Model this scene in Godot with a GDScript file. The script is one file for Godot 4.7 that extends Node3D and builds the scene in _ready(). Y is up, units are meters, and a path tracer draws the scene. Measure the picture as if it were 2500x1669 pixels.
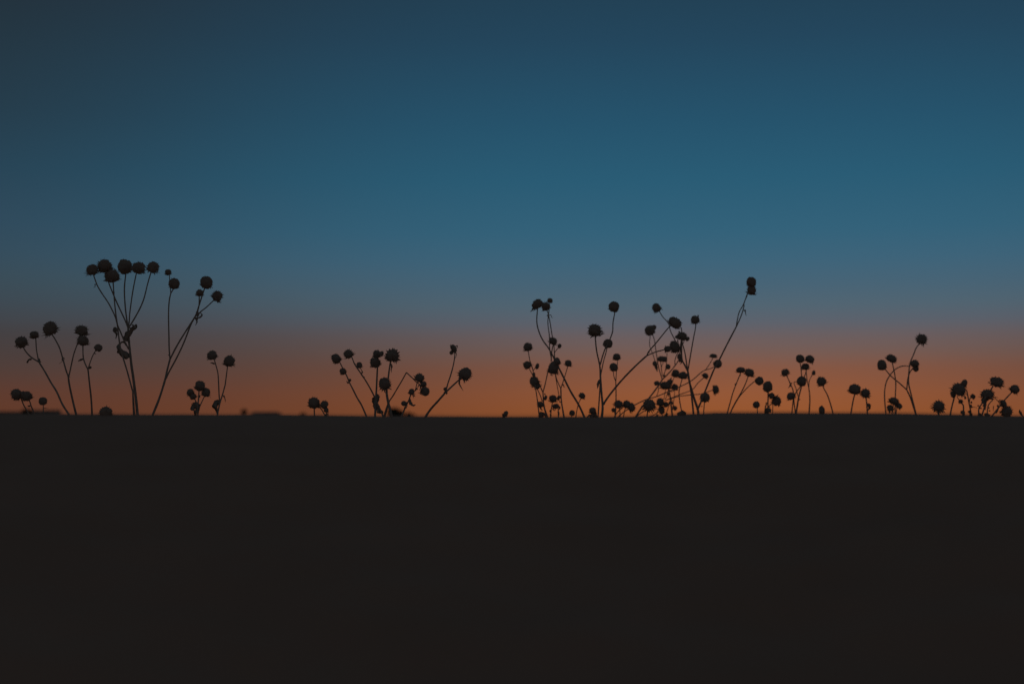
extends Node3D
# A dusk field: dried wildflower stalks against the afterglow, dark ground, low far horizon.
# Stalks were read off the photograph as pixel traces (2500 x 1669); each plant stands on the
# ground at its own distance, and its branches swing nearer and farther from there.

const PHOTO_W := 2500.0
const PHOTO_H := 1669.0
const FOCAL := 3472.0            # a 50 mm lens on full frame, in photo pixels
const HORIZON := 1019.0
const EYE := 0.30
const FOCUS := 3.2

# elevation, sky towards the set sun, sky away from it (linear radiance)
const SKY := [
	[0.0, Color(0.2961, 0.0887, 0.0252), Color(0.1130, 0.0410, 0.0230)],
	[0.30, Color(0.3050, 0.0931, 0.0296), Color(0.1150, 0.0415, 0.0235)],
	[0.96, Color(0.2961, 0.0976, 0.0395), Color(0.1060, 0.0430, 0.0285)],
	[1.95, Color(0.2384, 0.0953, 0.0561), Color(0.0740, 0.0470, 0.0410)],
	[2.61, Color(0.1812, 0.1070, 0.0887), Color(0.0620, 0.0470, 0.0460)],
	[3.27, Color(0.1441, 0.1144, 0.1195), Color(0.0521, 0.0488, 0.0527)],
	[3.76, Color(0.1095, 0.1221, 0.1500), Color(0.0494, 0.0558, 0.0654)],
	[4.42, Color(0.0844, 0.1301, 0.1683), Color(0.0439, 0.0608, 0.0766)],
	[5.25, Color(0.0648, 0.1274, 0.1812), Color(0.0399, 0.0654, 0.0843)],
	[6.24, Color(0.0482, 0.1274, 0.1946), Color(0.0345, 0.0654, 0.0936)],
	[7.39, Color(0.0343, 0.1221, 0.1946), Color(0.0295, 0.0616, 0.0936)],
	[9.51, Color(0.0232, 0.1070, 0.1779), Color(0.0213, 0.0511, 0.0794)],
	[11.78, Color(0.0194, 0.0865, 0.1500), Color(0.0194, 0.0395, 0.0576)],
	[14.97, Color(0.0176, 0.0610, 0.1080), Color(0.0178, 0.0310, 0.0421)],
	[16.54, Color(0.0165, 0.0535, 0.0920), Color(0.0179, 0.0264, 0.0356)],
	[30.0, Color(0.0165, 0.0430, 0.0720), Color(0.0185, 0.0262, 0.0350)],
	[90.0, Color(0.0175, 0.0330, 0.0520), Color(0.0185, 0.0262, 0.0350)],
]
const SUN_AZIMUTH := 9.5
const GLOW_SPREAD := [15.5, 24.0]     # degrees to either side: the orange band is narrower than the blue above it

# column in the photograph, how many photo pixels the far land rises above the level horizon
const RISE := [[-900.0, 7.0], [150.0, 7.0], [600.0, 5.5], [760.0, 4.0], [1060.0, 2.0], [1250.0, 1.0], [1520.0, 1.0], [1620.0, 4.0], [1690.0, 9.0], [1750.0, 12.5], [1900.0, 12.0], [2120.0, 10.5], [2300.0, 8.0], [2430.0, 4.0], [2500.0, 2.0], [3000.0, 1.0]]
# the near bank: its distance, and the row of its crest along the photograph
const CREST := 2.2
const CREST_ROW := [[-400.0, 1013.0], [150.0, 1014.5], [600.0, 1016.0], [760.0, 1017.0], [1060.0, 1019.0], [1500.0, 1020.0], [1600.0, 1018.5], [1700.0, 1013.5], [1760.0, 1011.5], [1900.0, 1011.5], [2120.0, 1012.5], [2300.0, 1015.0], [2400.0, 1018.0], [2500.0, 1020.0], [3200.0, 1022.0]]

# label; distance in metres; column of the root; stems [width at start, width at end, trace];
# heads [x, y, half width, half height along the axis, lean of the axis, turn to the viewer, kind]; leaves [width, trace]
const PLANTS := [
	{"label": "five-headed dried wildflower with three slim stalks beside the tallest plant", "depth": 3.2, "base": 205,
		"stems": [[4.2, 3.2, [168.4, 1014, 151.6, 987.4, 137.5, 956.5, 123.5, 934, 109.5, 908.8, 94, 883.5]], [3.2, 2.6, [94, 883.5, 75.8, 872.3, 63.2, 859.6, 54.7, 845.6]], [2.8, 2.2, [93.5, 882.9, 91.2, 870.9, 87.9, 852.6, 86.2, 826]], [4.6, 3.4, [185.3, 1014, 176.8, 978.9, 168.4, 939.6, 165.6, 918.6]], [3.2, 2.6, [165.6, 918.6, 160, 903.2, 153, 877.9, 144.6, 849.8, 134.7, 830.2, 125.8, 815.6]], [3, 2.2, [166.5, 920, 169.8, 906, 174, 886.3, 179.6, 862.5, 188.1, 838.6, 193.7, 820.4]], [4, 3, [223.7, 1014, 221.8, 976.1, 216.7, 928.4, 213.9, 901.8]], [2.9, 2.4, [213.9, 901.8, 206.3, 886.3, 202.1, 869.5, 201.5, 843.6]], [2.4, 1.9, [214.2, 900.4, 218.9, 884.9, 226, 866.7, 232.4, 856]]],
		"heads": [[50.5, 835.2, 14.6, 14, -25, 999, 0], [82.2, 817.5, 10.7, 9.5, -10, 999, 0], [120.7, 802.7, 18, 16.8, -30, 999, 0], [198.7, 807.2, 15.7, 12.9, 10, 999, 0], [202.7, 831.6, 14, 12.6, 5, 999, 0], [238.6, 848.7, 9.5, 8.7, 30, 999, 1]],
		"leaves": [[4, [93.5, 875.1, 96.8, 880.7, 99.9, 884.1]], [4, [76.4, 876.5, 69.6, 879.3, 67.4, 885.8]], [3.5, [67.4, 880.7, 65.1, 886.9]], [2.2, [153, 880.7, 151, 876.5, 154.9, 873.7, 155.2, 877.9, 143.2, 887.7]], [2, [165.6, 918.6, 170.7, 920.6]], [3.4, [216.1, 899.8, 221.8, 897, 218.9, 893.3, 216.7, 897.5]], [4, [201.5, 876.5, 195.1, 879.3, 189.8, 881.8]], [2.5, [229.6, 861.1, 233.8, 864.1]]]},
	{"label": "low dried wildflower with three heads close together by the far flat-topped block", "depth": 3.3, "base": 70,
		"stems": [[2.8, 2.2, [67.4, 1007, 57.5, 990.2, 50, 972.8]], [2.8, 2.2, [81.4, 1006.2, 75.8, 993, 70.7, 977.5]], [2, 1.6, [104.4, 1005.6, 104.7, 987.9]]],
		"heads": [[40.7, 962.7, 13.5, 13.5, -25, 999, 0], [65.1, 967.2, 12.6, 11.8, -20, 999, 0], [56.1, 964.9, 8.4, 10.7, -20, 999, 0], [103.9, 978.9, 9.8, 9.5, 0, 999, 1]],
		"leaves": [[4, [73.5, 990.2, 66.2, 989.6]], [1.6, [105.3, 996.6, 112.8, 996.1]]]},
	{"label": "single bristly seed head barely clearing the horizon beside a slim stalk", "depth": 3.15, "base": 257.1,
		"stems": [[4, 3.4, [257.1, 1026.7, 256.8, 1014.9]]],
		"heads": [[256.8, 1006.5, 15.7, 12.9, 5, 20, 0]],
		"leaves": []},
	{"label": "tallest dried wildflower, six round heads level on fanned stems, withered leaves", "depth": 3.15, "base": 341,
		"stems": [[6, 4.6, [334.9, 1015.3, 331.5, 978.8, 327.3, 945.1, 323.7, 917.1, 320.3, 894.6, 316.9, 863.7, 314.1, 835.7]], [5, 3.6, [314.1, 835.7, 312.4, 816, 311.9, 797.8]], [5.4, 3.2, [326.5, 1015.3, 324.8, 984.4, 323.1, 953.5]], [3.4, 2.6, [323.7, 956.3, 319.5, 942.3, 309.1, 904.4, 296.4, 862.3, 290.8, 835.7, 286.1, 796.4, 281, 759.9, 277.6, 723.5, 275.4, 691.2]], [3.1, 2.4, [313, 852.5, 307.7, 841.3, 302.1, 831.5, 292.2, 807.6, 286.1, 793.6, 279.6, 771.2, 264.2, 740.3, 247.3, 715, 236.1, 695.4, 226.9, 669.6]], [3.1, 2.4, [311.9, 800.6, 303.5, 779.6, 285.2, 740.3, 276.8, 720.7, 269.8, 703.8, 263.6, 687, 260, 668.7]], [3.2, 2.6, [311.3, 799.2, 305.7, 757.1, 302.9, 717.8, 303.5, 692.6, 306.3, 667.3]], [3, 2.4, [312.4, 797.8, 314.7, 782.4, 316.1, 762.7, 323.1, 712.2, 331.5, 669.6]], [3.1, 2.4, [313, 799.8, 325.9, 779.6, 341.3, 751.5, 351.2, 726.3, 359.6, 692.6, 367.4, 665.9]]],
		"heads": [[273.4, 673.5, 18.2, 16.8, -3, 999, 0], [223.5, 658.9, 14.6, 13.5, -15, 999, 0], [255.2, 649.9, 17.4, 16.3, -15, 999, 0], [304.3, 651.1, 16.8, 17.4, 0, 999, 1], [337.1, 653.9, 16, 14.6, 12, 999, 0], [372.2, 652.5, 14.6, 14, 20, 999, 0]],
		"leaves": [[3, [234.7, 694, 229.9, 694, 231.1, 698.8, 227.1, 701.6]], [10, [304.9, 832.3, 311.9, 818.9, 320.3, 809, 327.3, 797.8, 322.5, 791.9]], [6, [327.3, 793.6, 330.7, 798.7, 325.9, 806.2]], [11, [313, 873.6, 304.9, 863.7, 295, 856.7, 290.8, 849.7, 290.3, 839.9]], [4, [307.7, 844.1, 302.9, 836.5, 295.6, 836.3, 292.8, 842.7]], [6, [287.2, 808.2, 278.2, 800.6, 274.8, 807.1, 281.6, 814.6, 282.7, 818.9, 281.6, 826.2]], [3, [276.8, 710.8, 278.2, 717.8]]]},
	{"label": "dried wildflower leaning away from the tallest plant, five heads on splayed branches", "depth": 3.2, "base": 341,
		"stems": [[5, 3.6, [370.8, 1015.3, 387.6, 973.2, 401.7, 928.3, 407.3, 903, 414.3, 876.4]], [3.6, 2.6, [414.3, 876.4, 432.5, 841.3, 455, 804.8, 474.6, 774, 480.2, 761.3, 488.6, 734.7, 498.5, 704.4]], [3.1, 2.6, [414.3, 875.5, 412.3, 852.5, 411.5, 818.9, 410.6, 768.4, 412.3, 734.7, 416.3, 715]], [2.6, 2.3, [416.3, 715, 421.9, 706.1]], [2.2, 1.8, [416.3, 715.6, 414.8, 701, 412.6, 671.5]], [3.4, 2.6, [403.1, 925.5, 412.9, 905.8, 432.5, 869.4, 449.4, 832.9, 463.4, 796.4, 474.6, 774, 481.6, 759.9, 485.3, 743.1, 485.8, 723.5]], [2.8, 2.3, [479.7, 771.7, 490, 759.9, 502.7, 750.1, 520.1, 733.6]]],
		"heads": [[504.1, 689.2, 14.9, 15.2, 8, 999, 1], [424.7, 692.6, 12.9, 13.2, 12, 999, 1], [409.5, 664.5, 7.9, 7.6, -8, 999, 0], [486.7, 715, 9.3, 8.7, 0, 999, 0], [529.9, 723.5, 12.9, 13.5, 40, 999, 0]],
		"leaves": [[5, [480.8, 759.9, 483, 768.4, 480.2, 775.4]], [3, [480.8, 776.2, 488.6, 774, 493.1, 767.8, 488.6, 763.6, 484.4, 766.9]], [5, [475.2, 775.4, 479.1, 783.8, 476.9, 794.2]], [2.4, [413.7, 869.4, 408.7, 865.4]], [2.4, [404.5, 921.3, 409, 921.3]]]},
	{"label": "compact dried wildflower, three short stems topped by four crowded heads", "depth": 3.2, "base": 482,
		"stems": [[3.4, 2.4, [482.2, 1015.3, 481.6, 998.4, 483.9, 973.2, 485.3, 952.1]], [2.6, 2.2, [482.5, 995.6, 478.5, 983, 475.2, 974.6]], [2.4, 2, [485.3, 995.6, 492.9, 978.8, 498.5, 967]]],
		"heads": [[487.2, 941.8, 12.1, 12.9, 5, 999, 0], [463.4, 957.7, 9, 8.4, -25, 999, 0], [471, 967, 8.4, 7.9, -25, 999, 0], [502.7, 957.7, 10.7, 11.2, 20, 999, 0]],
		"leaves": [[12, [483.6, 984.4, 477.4, 991.4, 471.8, 997, 474.6, 1004]], [9, [481.6, 990, 485.8, 998.4, 481.6, 1008.2]], [8, [484.4, 1004, 478.8, 1008.2, 478, 1013.9]], [4, [484.4, 954.9, 483.6, 962]], [5, [484.7, 964.8, 487, 970.4]]]},
	{"label": "small dried wildflower, two heads on a thin forked stem with a drooping leaf", "depth": 3.2, "base": 530,
		"stems": [[3.4, 2.6, [529.3, 1015.3, 535.8, 984.4, 542, 964.8, 549, 939.5]], [2.6, 2.2, [549, 939.5, 552.6, 911.4, 555.1, 893.2]], [2.8, 2.2, [535.8, 983, 534.1, 962, 533, 936.7, 531.3, 911.4, 526.5, 891.8, 521.8, 875.8]]],
		"heads": [[558.8, 882, 13.5, 14, 10, 999, 0], [516.7, 867.4, 12.1, 11.2, -15, 999, 0]],
		"leaves": [[3, [523.7, 888.4, 518.1, 886.8, 512.2, 885.4]], [8, [534.1, 985.8, 527.9, 983, 526.8, 992.8, 529.6, 999.8, 528.5, 1008.5]], [4, [544.2, 966.2, 547.6, 971.8, 549.8, 981.6]], [4, [544.8, 964.8, 548.1, 967.6]]]},
	{"label": "short dried wildflower, one large spiky head touching two smaller ones, standing alone", "depth": 3.2, "base": 770,
		"stems": [[3, 2.6, [767.2, 1015, 766.6, 997.5]], [2.4, 2.2, [793.2, 1014.3, 788.7, 1006.6, 783.8, 998.2]], [2.4, 2.2, [797.1, 1015, 796.4, 1005.2]], [2, 1.8, [800.5, 1015, 799.9, 1005.2]]],
		"heads": [[766.9, 984.1, 14.3, 14.6, 0, 999, 0], [790.8, 987.6, 9.3, 10.4, 30, 999, 0], [796.4, 1000.7, 5.9, 6.2, 10, 999, 0]],
		"leaves": [[4, [797.1, 1012.2, 793.6, 1010.8, 792.2, 1013.3]], [3.5, [798.5, 1012.2, 797.1, 1008.7]]]},
	{"label": "slim dried wildflower with a single nodding head and a bud below it", "depth": 3.2, "base": 915,
		"stems": [[3.6, 2.8, [894.1, 1015.8, 882.2, 988.6, 872, 971.6, 861.7, 951.1, 851.5, 930.7]], [2.8, 2.2, [851.5, 930.7, 845.6, 916.2, 836.2, 898.3, 827.3, 881]], [1.8, 1.6, [852.4, 930.7, 849, 922.2, 844.4, 912.8]]],
		"heads": [[820.9, 875.3, 11.2, 12.3, -28, 999, 0], [836.7, 906.5, 8, 8.5, -28, 999, 0], [854.1, 927.6, 4.1, 3.4, 60, 999, 2]],
		"leaves": [[3, [851.5, 933.2, 848.1, 933.2, 845.7, 928.6]], [3, [851.2, 932.4, 849.8, 936.6]]]},
	{"label": "dried wildflower of two upright stems, big star-shaped head beside a stacked pair", "depth": 3.2, "base": 905,
		"stems": [[4.4, 3.4, [915.4, 1013.3, 916.2, 981.8, 917.9, 964.7, 919.6, 929, 921, 893.2]], [3.4, 2.4, [930.7, 1005.6, 923, 988.6, 913.7, 968.1, 904.3, 949.4, 892.4, 929, 882.2, 913.7, 872.8, 900, 865.1, 888.1, 858.8, 872.4]], [1.8, 1.5, [882.7, 912.8, 883.4, 906, 880.1, 899.2]], [5.6, 4.4, [953.4, 1005.6, 947.7, 983.5, 943.8, 961.3, 943.5, 951.1]], [4, 3, [943.8, 954.5, 944.3, 939.2, 947.7, 920.5, 950.3, 900, 953.7, 879.6]]],
		"heads": [[916.2, 884.7, 12.9, 13.3, -10, 999, 0], [920, 864.6, 9.5, 10.2, 5, 999, 0], [931, 863.4, 6.5, 7.2, 30, 999, 2], [850.7, 863.9, 11.6, 11.2, -28, 999, 0], [876.6, 891.5, 7.2, 7.8, -10, 999, 0], [866.5, 889, 2.4, 2.4, -20, 999, 2], [957.1, 866.8, 17.4, 16.7, 8, 25, 3], [938.4, 937.5, 14.3, 15.3, -20, 30, 0], [928.1, 1005.3, 7.7, 4.4, 0, 999, 0]],
		"leaves": [[13, [917.1, 963.9, 920, 968.1, 919.6, 983.5, 918.8, 997.1, 916.2, 1009]], [8, [916.2, 990.3, 921.3, 997.1, 920.5, 1008.2]], [2.4, [880.5, 912, 884.2, 908.5, 883, 904.3]], [2.4, [882.2, 912.8, 884.2, 918.8]], [2.4, [887.3, 920.5, 890.7, 919.6]], [4, [954, 887.3, 957.1, 894.1, 955.7, 901.7, 955.4, 909.4]]]},
	{"label": "dried wildflower with a stem snapped into a sharp peak, heads hanging from it", "depth": 3.25, "base": 925,
		"stems": [[5, 3, [940.1, 1009, 947.7, 985.2, 950.3, 978.4]], [2.8, 2.4, [950.3, 978.4, 958.8, 966.4, 967.3, 952, 980.9, 929, 992, 908.9]], [2.4, 2.2, [992, 908.9, 1006.5, 922.5, 1018.4, 933.8]], [2.2, 2, [1018.4, 933.8, 1023.5, 937.5, 1026.9, 946, 1031.2, 949.4]], [2, 1.8, [1018.1, 934.4, 1015.8, 943.5, 1013, 952.8, 1006.5, 956.2]]],
		"heads": [[1024.4, 921.7, 11.9, 11.6, 35, 25, 3], [1033.7, 937.5, 6.5, 7.8, 80, 999, 0], [1037.1, 954.5, 11.2, 11.2, 120, 999, 0]],
		"leaves": [[5, [1017, 946, 1014.1, 951.1, 1015, 954.5]], [3, [1022.7, 938.3, 1020.1, 942.6, 1019.3, 946.9]], [4, [1025.2, 939.2, 1026.1, 944.3, 1023.8, 952.8]], [3, [1027.3, 932.4, 1026.9, 937.5]]]},
	{"label": "crooked little dried wildflower stem with two small buds and a hooked leaf", "depth": 3.2, "base": 965,
		"stems": [[3.4, 2.6, [981.8, 1011.6, 990.3, 992, 997.1, 978.4, 1001.4, 966.4]], [2.2, 1.8, [994.9, 981.8, 992, 982.6]]],
		"heads": [[1004.8, 956.2, 7.5, 8.5, 15, 999, 3], [986, 984.3, 6.3, 6.5, -60, 999, 1]],
		"leaves": [[5, [999.7, 973.3, 1003.1, 983.5, 1008.2, 987.7, 1014.7, 987.6]], [3, [1009.9, 964.7, 1013, 968.1]], [3, [1009, 963, 1009.9, 971.6]], [3, [992.9, 986.9, 994.9, 992]], [5, [989.5, 992, 991.2, 997.1]]]},
	{"label": "dried wildflower slanting low, one round head and one narrow head turned sideways", "depth": 3.2, "base": 1000,
		"stems": [[5, 4, [1039.7, 1015.8, 1052.5, 997.1, 1069.5, 978.4, 1086.5, 958.8]], [3.8, 3, [1086.5, 958.8, 1103.5, 942.6, 1122.6, 925.2]], [3, 2.2, [1088.6, 954.5, 1093.3, 935.8, 1100.1, 915.4, 1106.1, 893.2, 1109.5, 874.5, 1110.4, 860.9]]],
		"heads": [[1135, 912.8, 15.3, 15.7, 40, 20, 0], [1107.3, 850.3, 10.6, 6.8, 60, 999, 0], [1101.8, 860.5, 4.8, 4.8, -120, 999, 0]],
		"leaves": [[4, [1121.9, 928.1, 1122.3, 935.8, 1125.7, 943.5, 1130.8, 954.2]], [2, [1111.2, 860, 1114.1, 864.3, 1111.7, 874.5]], [7, [1086.5, 945.2, 1088.6, 951.1, 1087.4, 956.2]], [7, [1085.7, 954.5, 1089.1, 956.2, 1089.9, 961.3]], [1.8, [1112.1, 846.4, 1115.8, 843.8, 1116.3, 848.1, 1112.1, 848.1]]]},
	{"label": "tiny dried bud alone on bare horizon between the two crowded stands", "depth": 3.5, "base": 1233,
		"stems": [[3, 2.6, [1230.9, 1025.2, 1233.1, 1014.4]]],
		"heads": [[1234.6, 1009.6, 5.6, 6.9, 25, 999, 0]],
		"leaves": [[7, [1232.5, 1013.3, 1229.4, 1016.5, 1226.6, 1019.8]]]},
	{"label": "tall dried wildflower with a bent-necked drooping head above a tangle of buds", "depth": 3.55, "base": 1400,
		"stems": [[4.4, 3.2, [1427.6, 1019.8, 1413.1, 988.3, 1393.6, 955.8, 1375.1, 919, 1363.2, 895.1, 1351.3, 871.3]], [3, 2.4, [1351.3, 871.3, 1339.3, 849.6, 1325.3, 830.1, 1315.5, 808.4, 1310.5, 784.6, 1312.2, 753.1]]],
		"heads": [[1311.2, 742.9, 14.3, 10.8, -38, 999, 0], [1359.9, 882.5, 7.8, 10, -20, 999, 0]],
		"leaves": [[3, [1301.4, 754.2, 1297.1, 758.1, 1294.5, 760.3]], [4, [1300.3, 752, 1299.7, 758.1]]]},
	{"label": "bushy dried wildflower with many thin stems, two small heads high above the rest", "depth": 3.65, "base": 1345,
		"stems": [[3.8, 2.6, [1337.2, 1019.8, 1328.5, 992.7, 1325.7, 958]], [2.4, 2, [1325.7, 958, 1331.8, 934.1, 1337.6, 908.1, 1341.5, 895.1]], [2.4, 2, [1345.9, 882.1, 1346.5, 864.8, 1349.1, 847.4, 1351.3, 839.8]], [1.8, 1.5, [1353.4, 861.5, 1357.8, 855, 1362.8, 849.2]], [2.2, 2, [1354.1, 873.4, 1353.4, 858.3, 1352.4, 842]], [2.2, 1.9, [1351.3, 830.1, 1347.4, 814.9, 1343.7, 791.1, 1340, 771.5, 1335.7, 757.5]], [2.2, 1.8, [1345.9, 873.4, 1342.2, 851.8, 1341.5, 821.4, 1337.8, 791.1, 1338.7, 771.5, 1340.4, 758.5, 1341.5, 741.2]], [3.6, 2.6, [1377.3, 1019.8, 1370.8, 979.7, 1369.3, 948.2]], [2, 1.7, [1369.3, 948.2, 1376.2, 927.6, 1386, 895.1]], [2, 1.8, [1369.3, 948.2, 1359.9, 927.6, 1356, 912.5]], [1.8, 1.6, [1365.4, 968.8, 1359.9, 938.5, 1355.6, 913.6]], [2.4, 2, [1325.7, 958, 1320.9, 947.2, 1316.6, 940.7]], [1.8, 1.6, [1299.7, 913.6, 1294.9, 904.9, 1291.2, 896.9]], [2, 1.7, [1302.5, 908.1, 1298.2, 893, 1293.2, 877.8, 1289.9, 856.5]], [1.6, 1.4, [1300.5, 906, 1304.7, 900.5, 1308.3, 897.7]], [2.6, 2, [1317, 1019.8, 1312.7, 981.8, 1307.9, 949.3]], [2, 1.8, [1324.2, 979.7, 1318.8, 964.5, 1311.8, 949.3]]],
		"heads": [[1351.3, 898.4, 13, 16.5, 10, 999, 0], [1350.6, 832.7, 10.4, 9.1, 25, 999, 0], [1366.4, 844.8, 5.9, 5.6, 45, 999, 2], [1332.8, 748.1, 10.8, 10.8, -20, 999, 0], [1342.6, 733.6, 6.7, 6.3, 10, 999, 0], [1387.7, 886.9, 8.7, 8.2, 15, 999, 0], [1304.7, 931.5, 11.7, 12.6, -30, 999, 0], [1311.2, 941.1, 8.7, 9.1, -30, 999, 0], [1303.6, 914.2, 4.8, 5.6, 0, 999, 2], [1287.8, 890.4, 10, 9.8, -30, 999, 0], [1288.4, 847, 10.8, 10.6, -10, 999, 0], [1311.8, 894, 5.6, 7.8, 20, 999, 2], [1319.8, 987.3, 8.2, 7.8, -10, 999, 0], [1332.2, 971, 4.8, 6.5, 25, 999, 2], [1320.9, 1012.2, 6.5, 7.8, 0, 999, 0]],
		"leaves": [[1.8, [1339.3, 769.4, 1344.8, 768.3, 1346.9, 771.5, 1345.9, 774.8, 1350.8, 774.8]], [2.6, [1336.5, 768.3, 1338.3, 771.5]], [3, [1370.8, 940.7, 1375.1, 939.6, 1376.2, 943.9, 1379.5, 946.1]], [2.4, [1359.9, 910.3, 1363.2, 913.6, 1361.7, 916.8]], [2.4, [1343.7, 913.6, 1348, 916.8, 1351.3, 914.6]], [3, [1318.8, 994.9, 1322, 1000.3, 1324.8, 1002.4]], [5, [1324.2, 1007.9, 1329.6, 1014.4, 1332.8, 1019.8]], [3, [1329.6, 960.2, 1330.7, 965.6]]]},
	{"label": "knee-high dried wildflower, rounded heads in pairs over kinked thin stems", "depth": 3.7, "base": 1353,
		"stems": [[2.6, 2, [1344.1, 1019.8, 1345.9, 999.2, 1348.7, 982.9]], [2.4, 1.8, [1363.2, 1019.8, 1362.5, 994.9]], [1.8, 1.6, [1370.8, 979.7, 1366.9, 981.8, 1364.3, 976.4]]],
		"heads": [[1350.2, 973.6, 9.8, 9.5, 5, 999, 0], [1364.3, 970.6, 4.8, 6.1, 30, 999, 2], [1357.3, 991.6, 8.7, 6.5, -10, 999, 0]],
		"leaves": [[2.4, [1349.1, 997, 1353.4, 1000.9, 1356.7, 998.1]], [3, [1345.9, 999.2, 1343.7, 1003.5, 1345.9, 1007.9]], [4, [1363.8, 992.7, 1366, 995.9, 1363.2, 999.2]], [4, [1362.1, 1003.5, 1366, 1008.9, 1363.2, 1018.7]], [4, [1343, 1010, 1346.5, 1013.3, 1344.3, 1018.7]]]},
	{"label": "two thin dried stems with one small head each, under the slanting tall stem", "depth": 3.7, "base": 1402,
		"stems": [[2, 1.6, [1405.5, 1019.8, 1410.9, 990.5, 1417.8, 973.2]], [2, 1.8, [1394.6, 1019.8, 1395.7, 1014.4]]],
		"heads": [[1421.7, 966.2, 8.2, 7.4, 25, 999, 0], [1396.8, 1007.9, 6.9, 6.7, 0, 999, 1]],
		"leaves": []},
	{"label": "stubby dried head on a thick short neck with a side leaf", "depth": 3.6, "base": 1448,
		"stems": [[6, 6, [1447.8, 1023, 1447.3, 1008.9]]],
		"heads": [[1446.7, 1002.4, 8.7, 8.2, -5, 999, 0]],
		"leaves": [[5, [1445.6, 1015.4, 1438.4, 1012.2, 1432.6, 1018.7]], [10, [1447.8, 1012.2, 1452.1, 1016.5, 1455.3, 1020.9]], [9, [1446.7, 1012.2, 1442.3, 1016.5, 1440.2, 1020.9]]]},
	{"label": "tall dried wildflower with a large star-shaped head and a long slanting side branch", "depth": 3.5, "base": 1470,
		"stems": [[5.2, 3.6, [1469.4, 1020.4, 1471.6, 992.6, 1468.8, 960.1, 1466.6, 927.6, 1465.5, 901.6]], [3.4, 2.6, [1465.5, 901.6, 1463.4, 886.4, 1456.8, 856.1, 1453.6, 823.5]], [2.8, 2.3, [1465.5, 890.7, 1472, 866.9, 1478.5, 849.6, 1489.4, 827.4, 1495.9, 808.4, 1496.9, 786.7, 1501.3, 761.8]], [2.3, 2, [1467.3, 913.5, 1473.1, 884.2, 1478.5, 864.7, 1482.2, 849.6]], [3, 2.4, [1460.1, 1019.7, 1463.4, 970.9, 1465.5, 934.1]], [4.2, 3.4, [1471.6, 989.4, 1485, 968.8, 1504.5, 943.8, 1528.4, 916.8, 1554.4, 890.7, 1579.3, 868]], [2.6, 2.2, [1579.3, 868, 1599.9, 859.3, 1615.1, 855, 1628.1, 852.2]], [2.8, 2.3, [1580, 866.9, 1584.7, 857.1, 1604.2, 834.4, 1632.4, 799.7]]],
		"heads": [[1453.6, 806.6, 17.3, 16.7, -3, 20, 3], [1498.5, 748.8, 12.6, 12.8, 10, 999, 1], [1483.9, 838.7, 11.3, 10.8, 10, 999, 1], [1629.3, 852.2, 7.8, 8.2, 90, 999, 0], [1648.4, 787.8, 16, 13, 30, 999, 0], [1641.9, 782.4, 8.7, 9.5, -20, 999, 0]],
		"leaves": [[5, [1464.9, 926.5, 1460.1, 934.1, 1456.4, 938]], [4, [1458.6, 936.3, 1459.4, 941.7, 1458.1, 948.8]], [3, [1582.6, 860.4, 1586.9, 859.3]], [3, [1611.8, 856.5, 1614.6, 854.3]], [3, [1473.1, 988.3, 1477.4, 986.5]]]},
	{"label": "slim dried wildflower with two small round heads, one just above the other", "depth": 3.7, "base": 1502,
		"stems": [[2.8, 2, [1502.4, 1020.4, 1504.1, 977.4, 1504.1, 949.3, 1503.4, 929.8]], [1.9, 1.6, [1503.4, 929.8, 1499.1, 918.9, 1498, 907]], [1.9, 1.6, [1503.9, 929.8, 1505, 910.2, 1507.1, 895.1, 1507.6, 879.9]]],
		"heads": [[1499.1, 896.8, 9.8, 10, 0, 999, 1], [1505.6, 871.2, 9.3, 8.7, -5, 999, 0]],
		"leaves": []},
	{"label": "low dried wildflower, four heads bunched over thin slanting stems", "depth": 3.8, "base": 1512,
		"stems": [[2.4, 2, [1501.9, 1014.3, 1511, 1002.4, 1520.8, 993.7]], [2, 1.8, [1514.3, 1019.7, 1513.2, 996.9]], [2, 1.8, [1521.9, 1019.7, 1525.8, 1000.2]], [2, 1.8, [1502.4, 1020.4, 1500.6, 1003.5]]],
		"heads": [[1510, 986.5, 10.8, 10, 30, 999, 0], [1498.5, 1000.8, 5.2, 5.6, -30, 999, 0], [1530.5, 987.2, 9.1, 10, 10, 999, 0], [1541.8, 994.8, 11.3, 9.5, 70, 999, 0]],
		"leaves": [[4, [1503.4, 1012.1, 1501.3, 1007.8]]]},
	{"label": "low dried wildflower with one big ragged head under the slanting stems", "depth": 3.45, "base": 1575,
		"stems": [[2.8, 2.4, [1579.3, 1019.7, 1581.9, 1002.4]]],
		"heads": [[1585.8, 988.3, 15.6, 15.2, 10, 40, 3]],
		"leaves": []},
	{"label": "tallest stalk of the crowded stand, two stacked heads tipping its leaning branch", "depth": 3.7, "base": 1700,
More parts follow.
